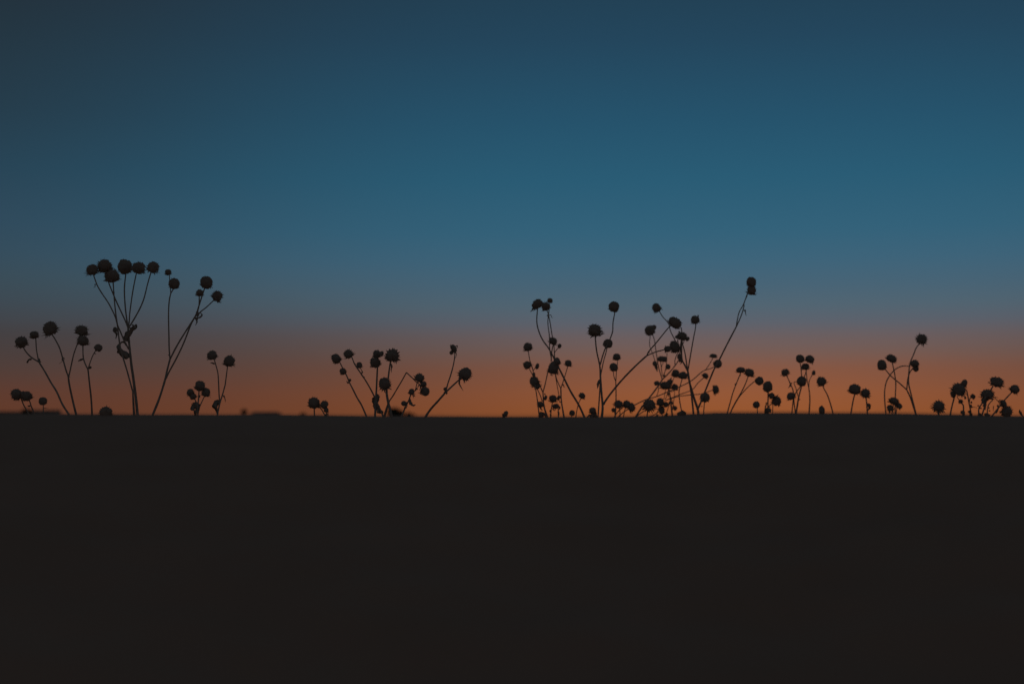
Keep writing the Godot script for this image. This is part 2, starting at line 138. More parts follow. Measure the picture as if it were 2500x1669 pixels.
		"stems": [[5.4, 4, [1705.9, 1013.3, 1703.7, 998.1, 1696.1, 975.3, 1689.6, 953.7, 1684.2, 934.1, 1679.8, 906]], [3.8, 2.8, [1679.8, 906, 1672.2, 890.8, 1665.7, 877.8, 1664.2, 851.8, 1664.7, 830.1]], [4, 3.2, [1693.9, 1013.3, 1689.6, 971, 1685.3, 940.7, 1682, 923.3, 1679.2, 906]], [2.8, 2.2, [1679.2, 904.9, 1673.3, 864.8, 1666.8, 838.8]], [2.6, 2, [1680.1, 903.8, 1687.4, 860.4, 1693.9, 823.6, 1697.8, 804.1, 1699.3, 789.3]], [3.8, 3, [1704.1, 998.8, 1713.4, 977.5, 1719.9, 960.2, 1735.1, 922.2, 1743.8, 901.6, 1756.8, 877.8, 1774.1, 843.1, 1798, 797.6]], [2.4, 2, [1798, 797.6, 1808.8, 773.7, 1816.4, 749.9, 1816.4, 741.2]], [2.2, 2, [1798, 796.5, 1801.2, 778, 1805.6, 760.7, 1815.3, 743.4, 1825.7, 715.6]], [1.8, 1.6, [1816.4, 742.3, 1819.7, 732.5, 1824, 723.8, 1825.7, 717.3]], [2.6, 2.2, [1664.7, 873.4, 1661.4, 851.8, 1663.6, 830.1]], [2.2, 1.8, [1658.8, 866.9, 1657.5, 847.4, 1655.3, 826.8]], [2.2, 1.8, [1658.2, 849.6, 1648.4, 830.1, 1637.6, 808.4, 1632.1, 788.9, 1618, 772.6, 1608.9, 756.8]], [2.2, 2, [1665.7, 821.4, 1665.3, 810.6, 1663.1, 798.6]], [1.8, 1.6, [1648.4, 890.8, 1648.4, 877.8, 1654.9, 860.4, 1662.5, 845.3, 1670.1, 834.4]]],
		"heads": [[1665.3, 820.3, 12.1, 10.4, 15, 999, 0], [1652.7, 821.8, 5.4, 4.3, -60, 999, 2], [1678.8, 827.3, 6.1, 6.1, 60, 999, 2], [1697.2, 780.7, 10.4, 10, -15, 999, 0], [1835.6, 708.9, 11.1, 12.1, 15, 999, 0], [1835.1, 688.6, 11.4, 12.1, 10, 999, 1], [1646.7, 846.3, 12.6, 15.6, -30, 30, 3], [1658.8, 870.2, 6.1, 7.4, 0, 999, 2], [1602.9, 752, 10.4, 11.3, -35, 999, 0]],
		"leaves": [[3, [1701.5, 775.9, 1704.3, 770.5, 1703.7, 768.9]], [4, [1816.4, 757.5, 1820.8, 756.8, 1821.2, 765, 1822.5, 770.5]], [5, [1659.2, 873.4, 1662.5, 879.9, 1659.2, 884.3]], [4, [1661.4, 875.6, 1663.1, 884.3, 1660.3, 889.7]], [3, [1664.7, 804.1, 1666.2, 812.7]], [3, [1657.1, 808.4, 1660.3, 812.7]], [2, [1711.3, 991.6, 1716.7, 990.9]]]},
	{"label": "lone dried stem curving up to a flat ragged head inside the crowded stand", "depth": 3.85, "base": 1666,
		"stems": [[2.4, 1.9, [1666.8, 1013.3, 1661.4, 988.3, 1658.6, 968.8, 1658.6, 953.7, 1661.4, 940.7, 1665.3, 926.6]]],
		"heads": [[1667.9, 916.8, 11.3, 9.1, 8, 999, 0]],
		"leaves": [[12, [1659.2, 1016.5, 1665.3, 1010.5, 1671.2, 1017]], [3, [1653.8, 1015.4, 1658.2, 1014.4]]]},
	{"label": "dried wildflower slanting through the crowded stand, small heads on forked thin stems", "depth": 3.95, "base": 1520,
		"stems": [[3.8, 2.8, [1550.8, 1019.8, 1568.2, 992.7, 1585.5, 971, 1605, 945, 1617, 926.6]], [2.6, 1.8, [1617, 926.6, 1635.4, 908.1, 1652.7, 886.4, 1661.4, 869.1, 1665.7, 849.6]], [2, 1.7, [1617, 925.5, 1611.5, 908.1, 1607.2, 890.8, 1601.8, 856.1, 1598.1, 830.1, 1593.1, 816]], [1.6, 1.4, [1599.6, 883.2, 1595.3, 866.9, 1589.9, 853.9, 1586.2, 840.9, 1587.7, 819.2]], [1.6, 1.4, [1617.4, 917.8, 1615.5, 901.2, 1613.3, 884.6]], [1.5, 1.3, [1614.2, 902.5, 1616.1, 892.3, 1619.3, 885.3]], [1.7, 1.4, [1618.5, 921.1, 1624.6, 903.8, 1627.8, 884.3, 1628.9, 861.5]], [1.6, 1.4, [1619.1, 919, 1624.6, 904.9, 1629.3, 899.5]]],
		"heads": [[1587.3, 806.7, 12.1, 12.1, -10, 999, 1], [1596.8, 798.9, 5.9, 6.1, 30, 999, 1], [1614.8, 876, 10, 6.9, 0, 999, 0], [1623.5, 877.3, 6.1, 6.5, 20, 999, 1], [1599, 887.5, 5.6, 6.1, -20, 999, 1], [1631.1, 895.1, 5.9, 6.1, 15, 999, 1]],
		"leaves": [[6, [1601.8, 890.8, 1604.6, 899.5, 1605, 907]], [3, [1621.3, 916.8, 1623.5, 914.6]], [4, [1620.7, 919, 1623.5, 913.6]]]},
	{"label": "long thin dried stem arching low through the crowded stand to two heads", "depth": 3.9, "base": 1500,
		"stems": [[2.4, 2.2, [1506.7, 1020.8, 1526.2, 1003.5, 1552.2, 987.2]], [2.2, 2, [1551.9, 987.3, 1576.9, 975.3, 1602.9, 967.8, 1626.7, 958, 1657.1, 945, 1687.4, 929.8, 1713.4, 908.1, 1723.2, 902.7]], [1.8, 1.6, [1723.2, 902.7, 1735.1, 899.5, 1744.2, 895.1]], [1.7, 1.5, [1723.2, 902.7, 1734, 886.4, 1741.2, 873.4]], [1.6, 1.4, [1602.9, 967.8, 1607.6, 953.7, 1607.2, 939.6]]],
		"heads": [[1752.5, 888.2, 9.8, 10, 60, 999, 1], [1741.8, 868.7, 9.1, 5, 5, 999, 0], [1603.5, 935.2, 6.5, 5.4, -20, 999, 1]],
		"leaves": []},
	{"label": "tangled dried wildflower with dark clumped heads low in the crowded stand", "depth": 4.05, "base": 1642,
		"stems": [[3.8, 2.4, [1642.3, 1017.6, 1638.6, 988.3, 1635.4, 960.2, 1632.1, 945]], [1.8, 1.5, [1634.7, 951.5, 1639.7, 955.8, 1646.2, 951.5]], [1.6, 1.5, [1636.5, 940.7, 1641.9, 932, 1645.8, 921.1]], [1.5, 1.4, [1635.4, 938.5, 1639.7, 921.1]], [2, 1.7, [1626.7, 976.4, 1637.6, 972.1, 1661.4, 962.3, 1689.6, 951.5, 1704.8, 934.1, 1719.5, 921.1]], [2, 1.7, [1627.8, 975.8, 1644.1, 971, 1661.4, 966.7, 1689.6, 963.4, 1713.4, 961.2, 1739.5, 952.1]], [1.7, 1.5, [1601.8, 1017.6, 1606.1, 1003.5, 1610.5, 990.5]], [1.7, 1.5, [1620.2, 1017.6, 1616.3, 1010]], [1.7, 1.5, [1623.5, 1017.6, 1628.9, 1003.5, 1633.7, 988.3]], [1.6, 1.4, [1641.9, 1001.4, 1645.1, 979.7, 1646.7, 953.7]], [1.6, 1.4, [1646.2, 992.7, 1641.9, 979.7, 1637.6, 968.8]], [1.5, 1.4, [1621.3, 975.3, 1623.5, 960.2, 1625.6, 949.3]], [1.5, 1.4, [1623.5, 979.7, 1628.9, 962.3, 1632.1, 949.3]], [1.8, 1.6, [1583.4, 1018.7, 1596.4, 1012.2, 1608.3, 1004.6]], [2.2, 2, [1553, 1018.7, 1563.8, 1008.9, 1576.9, 1000.3]]],
		"heads": [[1625.6, 941.1, 14.7, 10, 0, 999, 0], [1635.4, 933.1, 6.9, 7.4, 20, 999, 1], [1648.4, 945.4, 8.7, 7.8, 20, 999, 0], [1649.5, 911.4, 9.3, 10, 10, 999, 0], [1722.5, 917.2, 8, 6.5, 40, 999, 0], [1747.7, 951.5, 10.8, 8, 80, 999, 0], [1612.6, 981.8, 9.5, 10, 10, 999, 0], [1615.9, 1000.9, 7.2, 10, 0, 999, 1], [1626.3, 987.3, 6.5, 6.9, -30, 999, 0], [1648, 995.9, 5.6, 5.4, 50, 999, 0]],
		"leaves": [[4, [1635.4, 958, 1631.1, 962.3, 1632.1, 968.8]], [5, [1637.1, 979.7, 1634.3, 988.3]], [4, [1638.6, 979.7, 1641.9, 988.3]], [6, [1605, 1017.6, 1607.6, 1012.2]], [6, [1624.6, 1017.6, 1627.8, 1011.8, 1631.1, 1010]], [4, [1612.6, 991.6, 1613.7, 994.9]]]},
	{"label": "short dried wildflower with a dome-shaped head hanging bracts at the crowded stand's edge", "depth": 3.7, "base": 1718,
		"stems": [[2.4, 2, [1717.8, 1013.3, 1720.4, 981.8]]],
		"heads": [[1721.5, 969.9, 11.7, 11.3, 5, 999, 1]],
		"leaves": [[3, [1729.7, 975.3, 1730.8, 981.8]], [3, [1724.3, 977.5, 1724.7, 982.9]]]},
	{"label": "dried wildflower with three thin stems fanning out to flattened heads", "depth": 3.8, "base": 1768,
		"stems": [[2.6, 1.9, [1775.7, 1008.9, 1782.8, 984, 1789.3, 960.2, 1798, 936.3, 1803.4, 923.3, 1808.2, 911.4]], [3, 2, [1782.8, 1010, 1791.5, 990.5, 1808.8, 960.2, 1819.7, 938.5, 1827.3, 917.9]], [2.4, 1.9, [1788.9, 997, 1795.8, 984, 1806.7, 966.7, 1826.2, 945, 1844, 930.2]]],
		"heads": [[1808.2, 903.1, 10.8, 7.2, 0, 999, 0], [1830.5, 909.9, 12.1, 10, 20, 999, 0], [1854.4, 929.8, 10, 10, 60, 999, 1]],
		"leaves": [[3.4, [1794.1, 938.5, 1798, 938, 1800.6, 935.2]], [3.4, [1806.2, 913.6, 1808.8, 915.7, 1807.1, 917.9]]]},
	{"label": "single small round head on a hair-thin short stem beside an egg-shaped head", "depth": 3.8, "base": 1850,
		"stems": [[2, 1.7, [1849.9, 1011, 1849.2, 996]]],
		"heads": [[1846.8, 987.8, 8.2, 8.2, -10, 999, 1]],
		"leaves": []},
	{"label": "low dried wildflower with an egg-shaped head above a shaggy drooping one", "depth": 3.9, "base": 1875,
		"stems": [[3.2, 2.6, [1875.1, 1011, 1875.5, 983.1, 1875.8, 957.8]], [2, 1.8, [1886.7, 1011, 1887.8, 987.1]], [2, 1.8, [1875.5, 996.7, 1879.2, 989.9, 1884.7, 985.8]]],
		"heads": [[1874.4, 944.2, 11.4, 13.1, -8, 999, 1], [1884.7, 966, 7.6, 7.6, -20, 999, 0], [1896.2, 978.3, 11.7, 11.4, 130, 999, 0]],
		"leaves": [[10, [1875.8, 995.3, 1873.8, 1000.8, 1869, 1009.6]], [9, [1875.8, 1000.8, 1871.7, 1004.9, 1866.9, 1010.3]], [3, [1872.4, 985.8, 1869.7, 996.7, 1868.3, 1003.5]], [5, [1873.8, 983.1, 1871.7, 986.5]], [3, [1878.5, 992.6, 1881.9, 994.6]], [4, [1901.7, 987.1, 1901, 993.3]], [4, [1893.5, 988.5, 1892.8, 991.9]]]},
	{"label": "dried wildflower with three heads bunched on top and a stem snapped short", "depth": 3.85, "base": 1946,
		"stems": [[3.8, 2.8, [1944.2, 1011, 1947.3, 989.9, 1950.7, 969.4, 1956.9, 944.9]], [2.2, 2, [1958.2, 921.7, 1957.5, 914.9, 1956.2, 898.6, 1954.1, 885.6]], [2.2, 2, [1960.3, 927.2, 1965.7, 916.3, 1969.1, 904]], [2.2, 2, [1938.5, 969.4, 1945.3, 955.8, 1953.5, 944.9]], [2, 1.7, [1948.7, 966.7, 1943.9, 947.6, 1939.2, 933.3]], [2.6, 2.2, [1933.7, 1011, 1937.1, 977.6, 1938.5, 969.4]], [2.6, 2, [1943.2, 1011, 1939.8, 987.1, 1937.1, 954.4, 1930.3, 936.7, 1921.4, 917]]],
		"heads": [[1957.5, 930.6, 11.2, 11.7, 5, 999, 1], [1954.8, 875.4, 10.1, 9.8, -5, 999, 1], [1966.4, 895.2, 9.8, 8.4, -5, 999, 0], [1977.3, 876.5, 10.9, 9.5, 25, 999, 0], [1931.7, 967.4, 10.6, 9.3, -20, 999, 0], [1917.4, 908.8, 9.8, 9.5, -20, 20, 3]],
		"leaves": [[4, [1931, 937.4, 1928.3, 941.5, 1924.9, 946.9]], [5, [1929.6, 934.7, 1931, 937.4]], [5, [1950.5, 974.2, 1951.4, 976.9]], [3, [1983.4, 885, 1985.5, 890.4]]]},
	{"label": "thin-stemmed dried wildflower forking to a small ragged bud", "depth": 3.95, "base": 1976,
		"stems": [[3, 2.4, [1975.9, 1011, 1978, 973.5, 1975.5, 947.6]], [2, 1.8, [1975.5, 947.6, 1971.2, 927.2, 1969.1, 905.4]], [1.8, 1.6, [1975.5, 946.3, 1976.6, 929.9, 1983.4, 914.9]]],
		"heads": [[1987.5, 909.8, 5.4, 6.3, 15, 999, 2]],
		"leaves": []},
	{"label": "gracefully bowed dried wildflower stem with one tufted head, standing by a pointed bud", "depth": 3.9, "base": 2040,
		"stems": [[2.8, 2.2, [2035.2, 1011, 2027, 981.7, 2020.2, 962.6, 2012, 947.6, 2009.6, 937.4]]],
		"heads": [[2005.9, 931.3, 11.4, 11.2, -30, 999, 0]],
		"leaves": [[4, [2013.4, 927.2, 2018.2, 928.6]], [4, [2012, 931.3, 2016.8, 935.4]]]},
	{"label": "pear-shaped dried bud poking up over bare horizon", "depth": 3.9, "base": 2008,
		"stems": [[4, 4, [2008, 1021.2, 2007.7, 1007.6]]],
		"heads": [[2007.3, 1001.4, 7.1, 9.8, 0, 999, 1], [2006.9, 994, 3.5, 4.1, 0, 999, 0]],
		"leaves": []},
	{"label": "pair of short dried stems, a round shaggy head touching a smaller starry one", "depth": 3.85, "base": 2098,
		"stems": [[3.2, 2.6, [2077.8, 1013, 2083.1, 980.6, 2087.3, 962.4]], [3.2, 2.6, [2118.8, 1013, 2117.1, 987.3, 2114.9, 968.7]]],
		"heads": [[2088.1, 950.5, 14.6, 13.3, 5, 999, 0], [2113.8, 959.9, 11.6, 11.6, 10, 20, 3]],
		"leaves": [[6, [2117.6, 990.6, 2120.4, 988.9, 2122.1, 993.9, 2119.6, 1001.4]], [2.4, [2074, 951.6, 2068.2, 952.4]]]},
	{"label": "dried wildflower with stems crossing in a wide arch and a starry topmost head", "depth": 3.85, "base": 2215,
		"stems": [[3.6, 2.8, [2237.6, 1013.8, 2229, 985.6, 2222.4, 967.4, 2214.4, 950.8]], [2.8, 2.2, [2214.4, 950.8, 2195.9, 934.2, 2176, 917.6, 2162.4, 901.5]], [2.8, 2.2, [2214.9, 949.1, 2217.4, 924.3, 2223.2, 906.8, 2230.7, 898.1]], [3, 2.2, [2238.1, 1013.5, 2227.4, 970.7, 2219.9, 939.2, 2219.1, 920.9, 2222.4, 887.8, 2232.3, 862.9, 2237.3, 849.6, 2245.6, 838]]],
		"heads": [[2153.6, 891.4, 10.6, 12.9, -15, 999, 1], [2234.3, 887.8, 10.6, 9.6, 30, 999, 0], [2237.3, 899.7, 7, 7.6, 150, 999, 0], [2251.4, 827.3, 12.9, 12.6, 20, 55, 3]],
		"leaves": []},
	{"label": "dried wildflower hooped over into a long thin arch from the ground", "depth": 3.95, "base": 2165,
		"stems": [[2.8, 2, [2164, 1013, 2161, 979, 2160.7, 954.1, 2165.2, 930.9, 2176, 912.6, 2189.2, 899.4, 2205.8, 893.1, 2223.2, 894.4]], [2.6, 2.2, [2186.2, 1013.8, 2186.7, 970.7, 2187.9, 937.5, 2185.9, 917.6, 2182.6, 899.4, 2178.9, 884.5]]],
		"heads": [[2177.3, 874.8, 12.9, 9.6, 25, 999, 0]],
		"leaves": []},
	{"label": "clump of short dried heads growing under a thin arching stem", "depth": 3.8, "base": 2180,
		"stems": [[2.2, 2, [2181.8, 1013.8, 2180.6, 998.9]], [2.2, 2, [2186.7, 1013.8, 2190.6, 996.4]], [1.8, 1.6, [2176.8, 1011.3, 2178.9, 1001.4]]],
		"heads": [[2183.4, 979, 12.6, 9, 20, 999, 0], [2196.7, 991.4, 7.6, 6.6, 60, 999, 0], [2174.6, 995.6, 8, 8, -20, 999, 0]],
		"leaves": [[4, [2173.5, 1013.8, 2169.3, 1009.6, 2166, 1012.1]], [2, [2172.6, 975.7, 2168.5, 973.2]], [2, [2172.6, 980.6, 2166.8, 981.5]], [4, [2172.6, 1002.2, 2171.8, 1008.8]]]},
	{"label": "solitary starry head low on the horizon beside a shaggy triple clump", "depth": 3.6, "base": 2293,
		"stems": [[3, 2.8, [2293.3, 1018.4, 2293.3, 1004]]],
		"heads": [[2293.3, 992, 14.5, 13.8, 0, 40, 3]],
		"leaves": [[2, [2297.9, 1004.6, 2298.5, 1009.2]], [2, [2290.4, 1004.6, 2288.7, 1008.1]]]},
	{"label": "dried wildflower with three shaggy heads fused in one ragged clump", "depth": 3.75, "base": 2330,
		"stems": [[3.4, 2.8, [2320.3, 1017.2, 2324.3, 995.4, 2331.7, 967.9]], [3, 2.4, [2373.6, 1017.2, 2367.9, 988.6, 2363.9, 966.7, 2359.9, 951.8]], [2.2, 2, [2367.7, 982.8, 2368.5, 974.8, 2371.9, 969]], [1.6, 1.4, [2342.6, 975.9, 2338, 967.9]], [3, 2.6, [2353.5, 1017.2, 2353.2, 992, 2350.7, 986.3, 2346.7, 981.7]]],
		"heads": [[2342.6, 950.7, 17.2, 14, 20, 30, 0], [2354.7, 936.3, 7.1, 10.1, 15, 999, 0], [2327.7, 962.7, 5.7, 8.3, -20, 999, 1], [2376.5, 967.9, 6.4, 5.7, 50, 999, 0], [2346.3, 979.9, 5.7, 5.1, -20, 999, 0], [2357.6, 970.4, 3, 4.1, 0, 999, 2]],
		"leaves": [[6, [2348.4, 1002.3, 2351.2, 1009.2, 2350.7, 1016.1]], [5, [2370.2, 987.4, 2373.6, 992, 2374.8, 993.7]], [5, [2365.6, 1002.3, 2368.5, 1009.2, 2367.3, 1014.9]], [4, [2373.1, 979.4, 2370.2, 985.1]], [6, [2373.6, 1009.2, 2374.8, 1016.1]], [1.4, [2373.1, 992.6, 2379.4, 993.7, 2387.4, 995.7]]]},
	{"label": "bushy dried wildflower with a wide bristly head above a second on a thick neck", "depth": 3.7, "base": 2405,
		"stems": [[3, 2.6, [2390.8, 1017.8, 2390.8, 997.7, 2396.6, 987.4, 2402.9, 975.9]], [3.4, 3, [2397.2, 1017.2, 2403.5, 997.7, 2406.9, 986.3, 2408.1, 973.6]], [3, 2.6, [2414.9, 966.7, 2420.1, 951.8, 2425.3, 943.2]], [2.4, 2, [2410.4, 1017.8, 2413.2, 992, 2418.4, 982.8, 2424.7, 974.8]]],
		"heads": [[2412.1, 962.7, 16.5, 13.3, -5, 25, 3], [2435.6, 932.5, 17.2, 12.9, 10, 20, 3]],
		"leaves": [[14, [2410.4, 972.5, 2407.5, 981.7, 2406.9, 989.7, 2405.2, 1000]], [5, [2389.1, 1010.4, 2393.1, 1012.7, 2392, 1017.2]], [10, [2411.5, 1008.1, 2409.8, 1012.7, 2408.1, 1017.8]], [4, [2387.4, 989.7, 2390.8, 992]], [4, [2392, 996.6, 2398.9, 997.7]], [4, [2413.8, 995.4, 2416.7, 996.6]], [4, [2414.9, 1003.5, 2419.5, 1002.9]], [3.4, [2427.6, 990.8, 2426.7, 996.6, 2426.4, 1003.5]]]},
	{"label": "dried wildflower stem slanting low with four bristly heads, nearest the horizon's end", "depth": 3.7, "base": 2410,
		"stems": [[3.2, 2.6, [2422.4, 1017.2, 2432.2, 1003.5, 2439.1, 994.9, 2454, 975.9, 2471.2, 957.6]], [2.4, 2, [2441.3, 992, 2444.8, 987.4]], [2, 1.8, [2443.6, 989.7, 2450.5, 994.3, 2457.4, 997.7]], [1.8, 1.4, [2442.5, 988.6, 2439.1, 980.5, 2429.9, 971.3]]],
		"heads": [[2478.3, 950.3, 11.5, 11, 40, 999, 0], [2450.5, 984.5, 10.1, 6.9, 60, 999, 0], [2459.7, 1005.5, 14.5, 12.9, 150, 30, 3]],
		"leaves": [[4, [2439.1, 980.5, 2443.6, 974.8]], [6, [2437.3, 987.4, 2439.1, 992, 2437.3, 998.9]], [2, [2432.2, 1009.2, 2439.1, 997.7]]]},
	{"label": "thin withered dried leaf blade slanting at the end of the row of plants", "depth": 3.6, "base": 2500,
		"stems": [[2, 1.8, [2500.1, 1018.4, 2496.4, 1014.4]]],
		"heads": [],
		"leaves": [[4.5, [2496.4, 1014.4, 2492.4, 1009.2, 2489.6, 1003.5, 2489.8, 999.5]]]},
]

var rng := RandomNumberGenerator.new()
var pitch := atan((HORIZON - PHOTO_H / 2.0) / FOCAL)
var rough := FastNoiseLite.new()
var M := {}
var head_meshes := {}
var used := {}


func _ready() -> void:
	rng.seed = 4711
	rough.seed = 12
	rough.noise_type = FastNoiseLite.TYPE_SIMPLEX_SMOOTH
	rough.frequency = 1.0
	rough.fractal_type = FastNoiseLite.FRACTAL_NONE
	build_camera()
	build_sky()
	build_sun()
	build_materials()
	build_ground()
	build_far_things()
	build_head_meshes()
	for d in PLANTS:
		build_plant(d)


# ---------------------------------------------------------------- camera, sky, sun

func build_camera() -> void:
	var c := Camera3D.new()
	c.name = "camera"
	c.fov = rad_to_deg(2.0 * atan(PHOTO_H / 2.0 / FOCAL))
	c.near = 0.05
	c.far = 9000.0
	c.position = Vector3(0, EYE, 0)
	c.rotation.x = pitch
	var a := CameraAttributesPhysical.new()
	a.frustum_focal_length = 50.0
	a.frustum_focus_distance = FOCUS
	a.frustum_near = 0.05
	a.frustum_far = 9000.0
	a.exposure_aperture = 3.6
	c.attributes = a
	add_child(c)
	c.fov = rad_to_deg(2.0 * atan(PHOTO_H / 2.0 / FOCAL))
	c.current = true


func build_sky() -> void:
	var w := 2048
	var h := 1024
	var aside := PackedFloat32Array()
	for i in w:      # the panorama's first column looks along -Z
		aside.append(wrapf((i + 0.5) / w * 360.0 - SUN_AZIMUTH, -180.0, 180.0))
	var data := PackedFloat32Array()
	data.resize(w * h * 3)
	var at := 0
	for j in h:
		var e := 90.0 - (j + 0.5) / h * 180.0
		var s := Color(0.02, 0.012, 0.010)
		var o := s
		if e > 0.0:
			var k := 0
			while k < SKY.size() - 2 and e > SKY[k + 1][0]:
				k += 1
			var t: float = clampf((e - SKY[k][0]) / (SKY[k + 1][0] - SKY[k][0]), 0.0, 1.0)
			s = (SKY[k][1] as Color).lerp(SKY[k + 1][1], t)
			o = (SKY[k][2] as Color).lerp(SKY[k + 1][2], t)
		var spread: float = lerpf(GLOW_SPREAD[0], GLOW_SPREAD[1], smoothstep(1.0, 6.0, e))
		var bend := lerpf(2.0, 3.2, smoothstep(1.0, 6.0, e))
		for i in w:
			var g := exp(-pow(absf(aside[i]) / spread, bend))
			data[at] = o.r + (s.r - o.r) * g
			data[at + 1] = o.g + (s.g - o.g) * g
			data[at + 2] = o.b + (s.b - o.b) * g
			at += 3
	var im := Image.create_from_data(w, h, false, Image.FORMAT_RGBF, data.to_byte_array())
	var m := PanoramaSkyMaterial.new()
	m.panorama = ImageTexture.create_from_image(im)
	var sky := Sky.new()
	sky.sky_material = m
	var env := Environment.new()
	env.background_mode = Environment.BG_SKY
	env.sky = sky
	env.tonemap_mode = Environment.TONE_MAPPER_LINEAR
	env.tonemap_exposure = 1.0
	env.sdfgi_enabled = true
	env.ssao_enabled = true
	env.ssil_enabled = true
	var we := WorldEnvironment.new()
	we.name = "world_environment"
	we.environment = env
	add_child(we)


func build_sun() -> void:
	# the sun has set: it stands a few degrees under the horizon, behind the land
	var sun := DirectionalLight3D.new()
	sun.name = "sun"
	sun.light_energy = 0.6
	sun.light_color = Color(1.0, 0.72, 0.48)
	sun.light_angular_distance = 0.5
	sun.shadow_enabled = true
	sun.rotation_degrees = Vector3(4.0, 180.0 - SUN_AZIMUTH, 0)
	add_child(sun)


# ---------------------------------------------------------------- helpers

func tag(o: Node, label: String, category: String, group := "") -> void:
	o.set_meta("label", label)
	o.set_meta("category", category)
	if group:
		o.set_meta("group", group)


func numbered(called: String) -> String:
	used[called] = used.get(called, -1) + 1
	return called if used[called] == 0 else "%s_%03d" % [called, used[called]]


func thing(called: String, at: Vector3) -> Node3D:
	var o := Node3D.new()
	o.name = numbered(called)
	add_child(o)
	o.position = at
	return o


func part(called: String, mesh: Mesh, m: Material, parent: Node) -> MeshInstance3D:
	var o := MeshInstance3D.new()
	o.name = called
	o.mesh = mesh
	o.material_override = m
	parent.add_child(o, true)
	return o


func place(x: float, y: float, depth: float) -> Vector3:
	# the point seen at photo pixel (x, y), depth metres ahead of the camera
	var v := Vector3((x - PHOTO_W / 2.0) / FOCAL, -(y - PHOTO_H / 2.0) / FOCAL, -1.0).rotated(Vector3.RIGHT, pitch)
	return v * (depth / -v.z) + Vector3(0, EYE, 0)


func row_of(p: Vector3) -> float:
	var v := (p - Vector3(0, EYE, 0)).rotated(Vector3.RIGHT, -pitch)
	return PHOTO_H / 2.0 + v.y / v.z * FOCAL


func along(table: Array, x: float) -> float:
	if x <= table[0][0]:
		return table[0][1]
	for i in table.size() - 1:
		if x < table[i + 1][0]:
			return lerpf(table[i][1], table[i + 1][1], smoothstep(0.0, 1.0, (x - table[i][0]) / (table[i + 1][0] - table[i][0])))
	return table[-1][1]


func ground_height(x: float, z: float) -> float:
	# a low bank climbs from the camera's foot to a crest at eye level; the plants stand just behind it,
	# where it falls away again, and the open land beyond rises a little in the distance
	var d := sqrt(x * x + z * z)
	var ahead := -z
	var top := EYE + (HORIZON - along(CREST_ROW, PHOTO_W / 2.0 + FOCAL * x / CREST)) * CREST / FOCAL
	var h := top * sin(PI / 2.0 * clampf(ahead / CREST, 0.0, 1.0))
	h -= 0.18 * smoothstep(CREST, CREST + 1.5, ahead)
	h *= 1.0 - smoothstep(4.6, 14.0, ahead)
	var near := 1.0 - smoothstep(8.0, 45.0, d)
	if near > 0.0:
		near *= lerpf(1.0, 0.05, smoothstep(CREST - 1.5, CREST - 0.5, ahead) * (1.0 - smoothstep(CREST + 0.3, CREST + 1.2, ahead)))
		h += near * (0.012 * rough.get_noise_2d(x * 1.3, z * 1.3) + 0.008 * rough.get_noise_2d(x * 4.1 + 40.0, z * 4.1) + 0.004 * rough.get_noise_2d(x * 13.0, z * 13.0 + 70.0))
	if ahead > 1.0 and d > 60.0:
		var r := along(RISE, PHOTO_W / 2.0 + FOCAL * x / ahead)
		h += smoothstep(60.0, 220.0, d) * (EYE * minf(1.0, r / 2.0) + r * 220.0 / FOCAL)
		h += 0.12 * smoothstep(90.0, 260.0, d) * rough.get_noise_2d(x * 0.05, z * 0.05) * minf(1.0, r / 2.0)
	return h


func noise_texture(seed_: int, freq: float, dark: Color, light: Color, size := 512) -> ImageTexture:
	var n := FastNoiseLite.new()
	n.seed = seed_
	n.frequency = freq
	n.fractal_octaves = 5
	var im := n.get_seamless_image(size, size)
	var out := Image.create(size, size, false, Image.FORMAT_RGB8)
	for y in size:
		for x in size:
			out.set_pixel(x, y, dark.lerp(light, im.get_pixel(x, y).r).linear_to_srgb())
	return ImageTexture.create_from_image(out)


func build_materials() -> void:
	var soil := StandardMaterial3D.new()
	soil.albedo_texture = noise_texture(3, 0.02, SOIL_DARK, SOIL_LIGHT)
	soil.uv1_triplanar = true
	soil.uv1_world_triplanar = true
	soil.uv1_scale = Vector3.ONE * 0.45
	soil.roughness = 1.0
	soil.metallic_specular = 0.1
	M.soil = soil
	M.stem = plain(Color(0.60, 0.43, 0.33), 21)
	M.head = plain(Color(0.52, 0.36, 0.27), 22)
	M.bract = plain(Color(0.55, 0.39, 0.29), 23)
	M.leaf = plain(Color(0.55, 0.39, 0.29), 24)
	M.wall = plain(Color(0.42, 0.33, 0.27), 25)
	M.roof = plain(Color(0.36, 0.26, 0.21), 26)
	M.bark = plain(Color(0.12, 0.09, 0.07), 27)
	M.foliage = plain(Color(0.12, 0.105, 0.07), 28)

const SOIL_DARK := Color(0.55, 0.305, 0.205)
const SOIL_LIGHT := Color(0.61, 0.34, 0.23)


func plain(c: Color, seed_: int) -> StandardMaterial3D:
	var m := StandardMaterial3D.new()
	m.albedo_texture = noise_texture(seed_, 0.05, c * 0.75, c * 1.25, 128)
	m.uv1_triplanar = true
	m.uv1_scale = Vector3.ONE * 9.0
	m.roughness = 0.95
	m.metallic_specular = 0.15
	m.cull_mode = BaseMaterial3D.CULL_DISABLED
	return m


# ---------------------------------------------------------------- the land

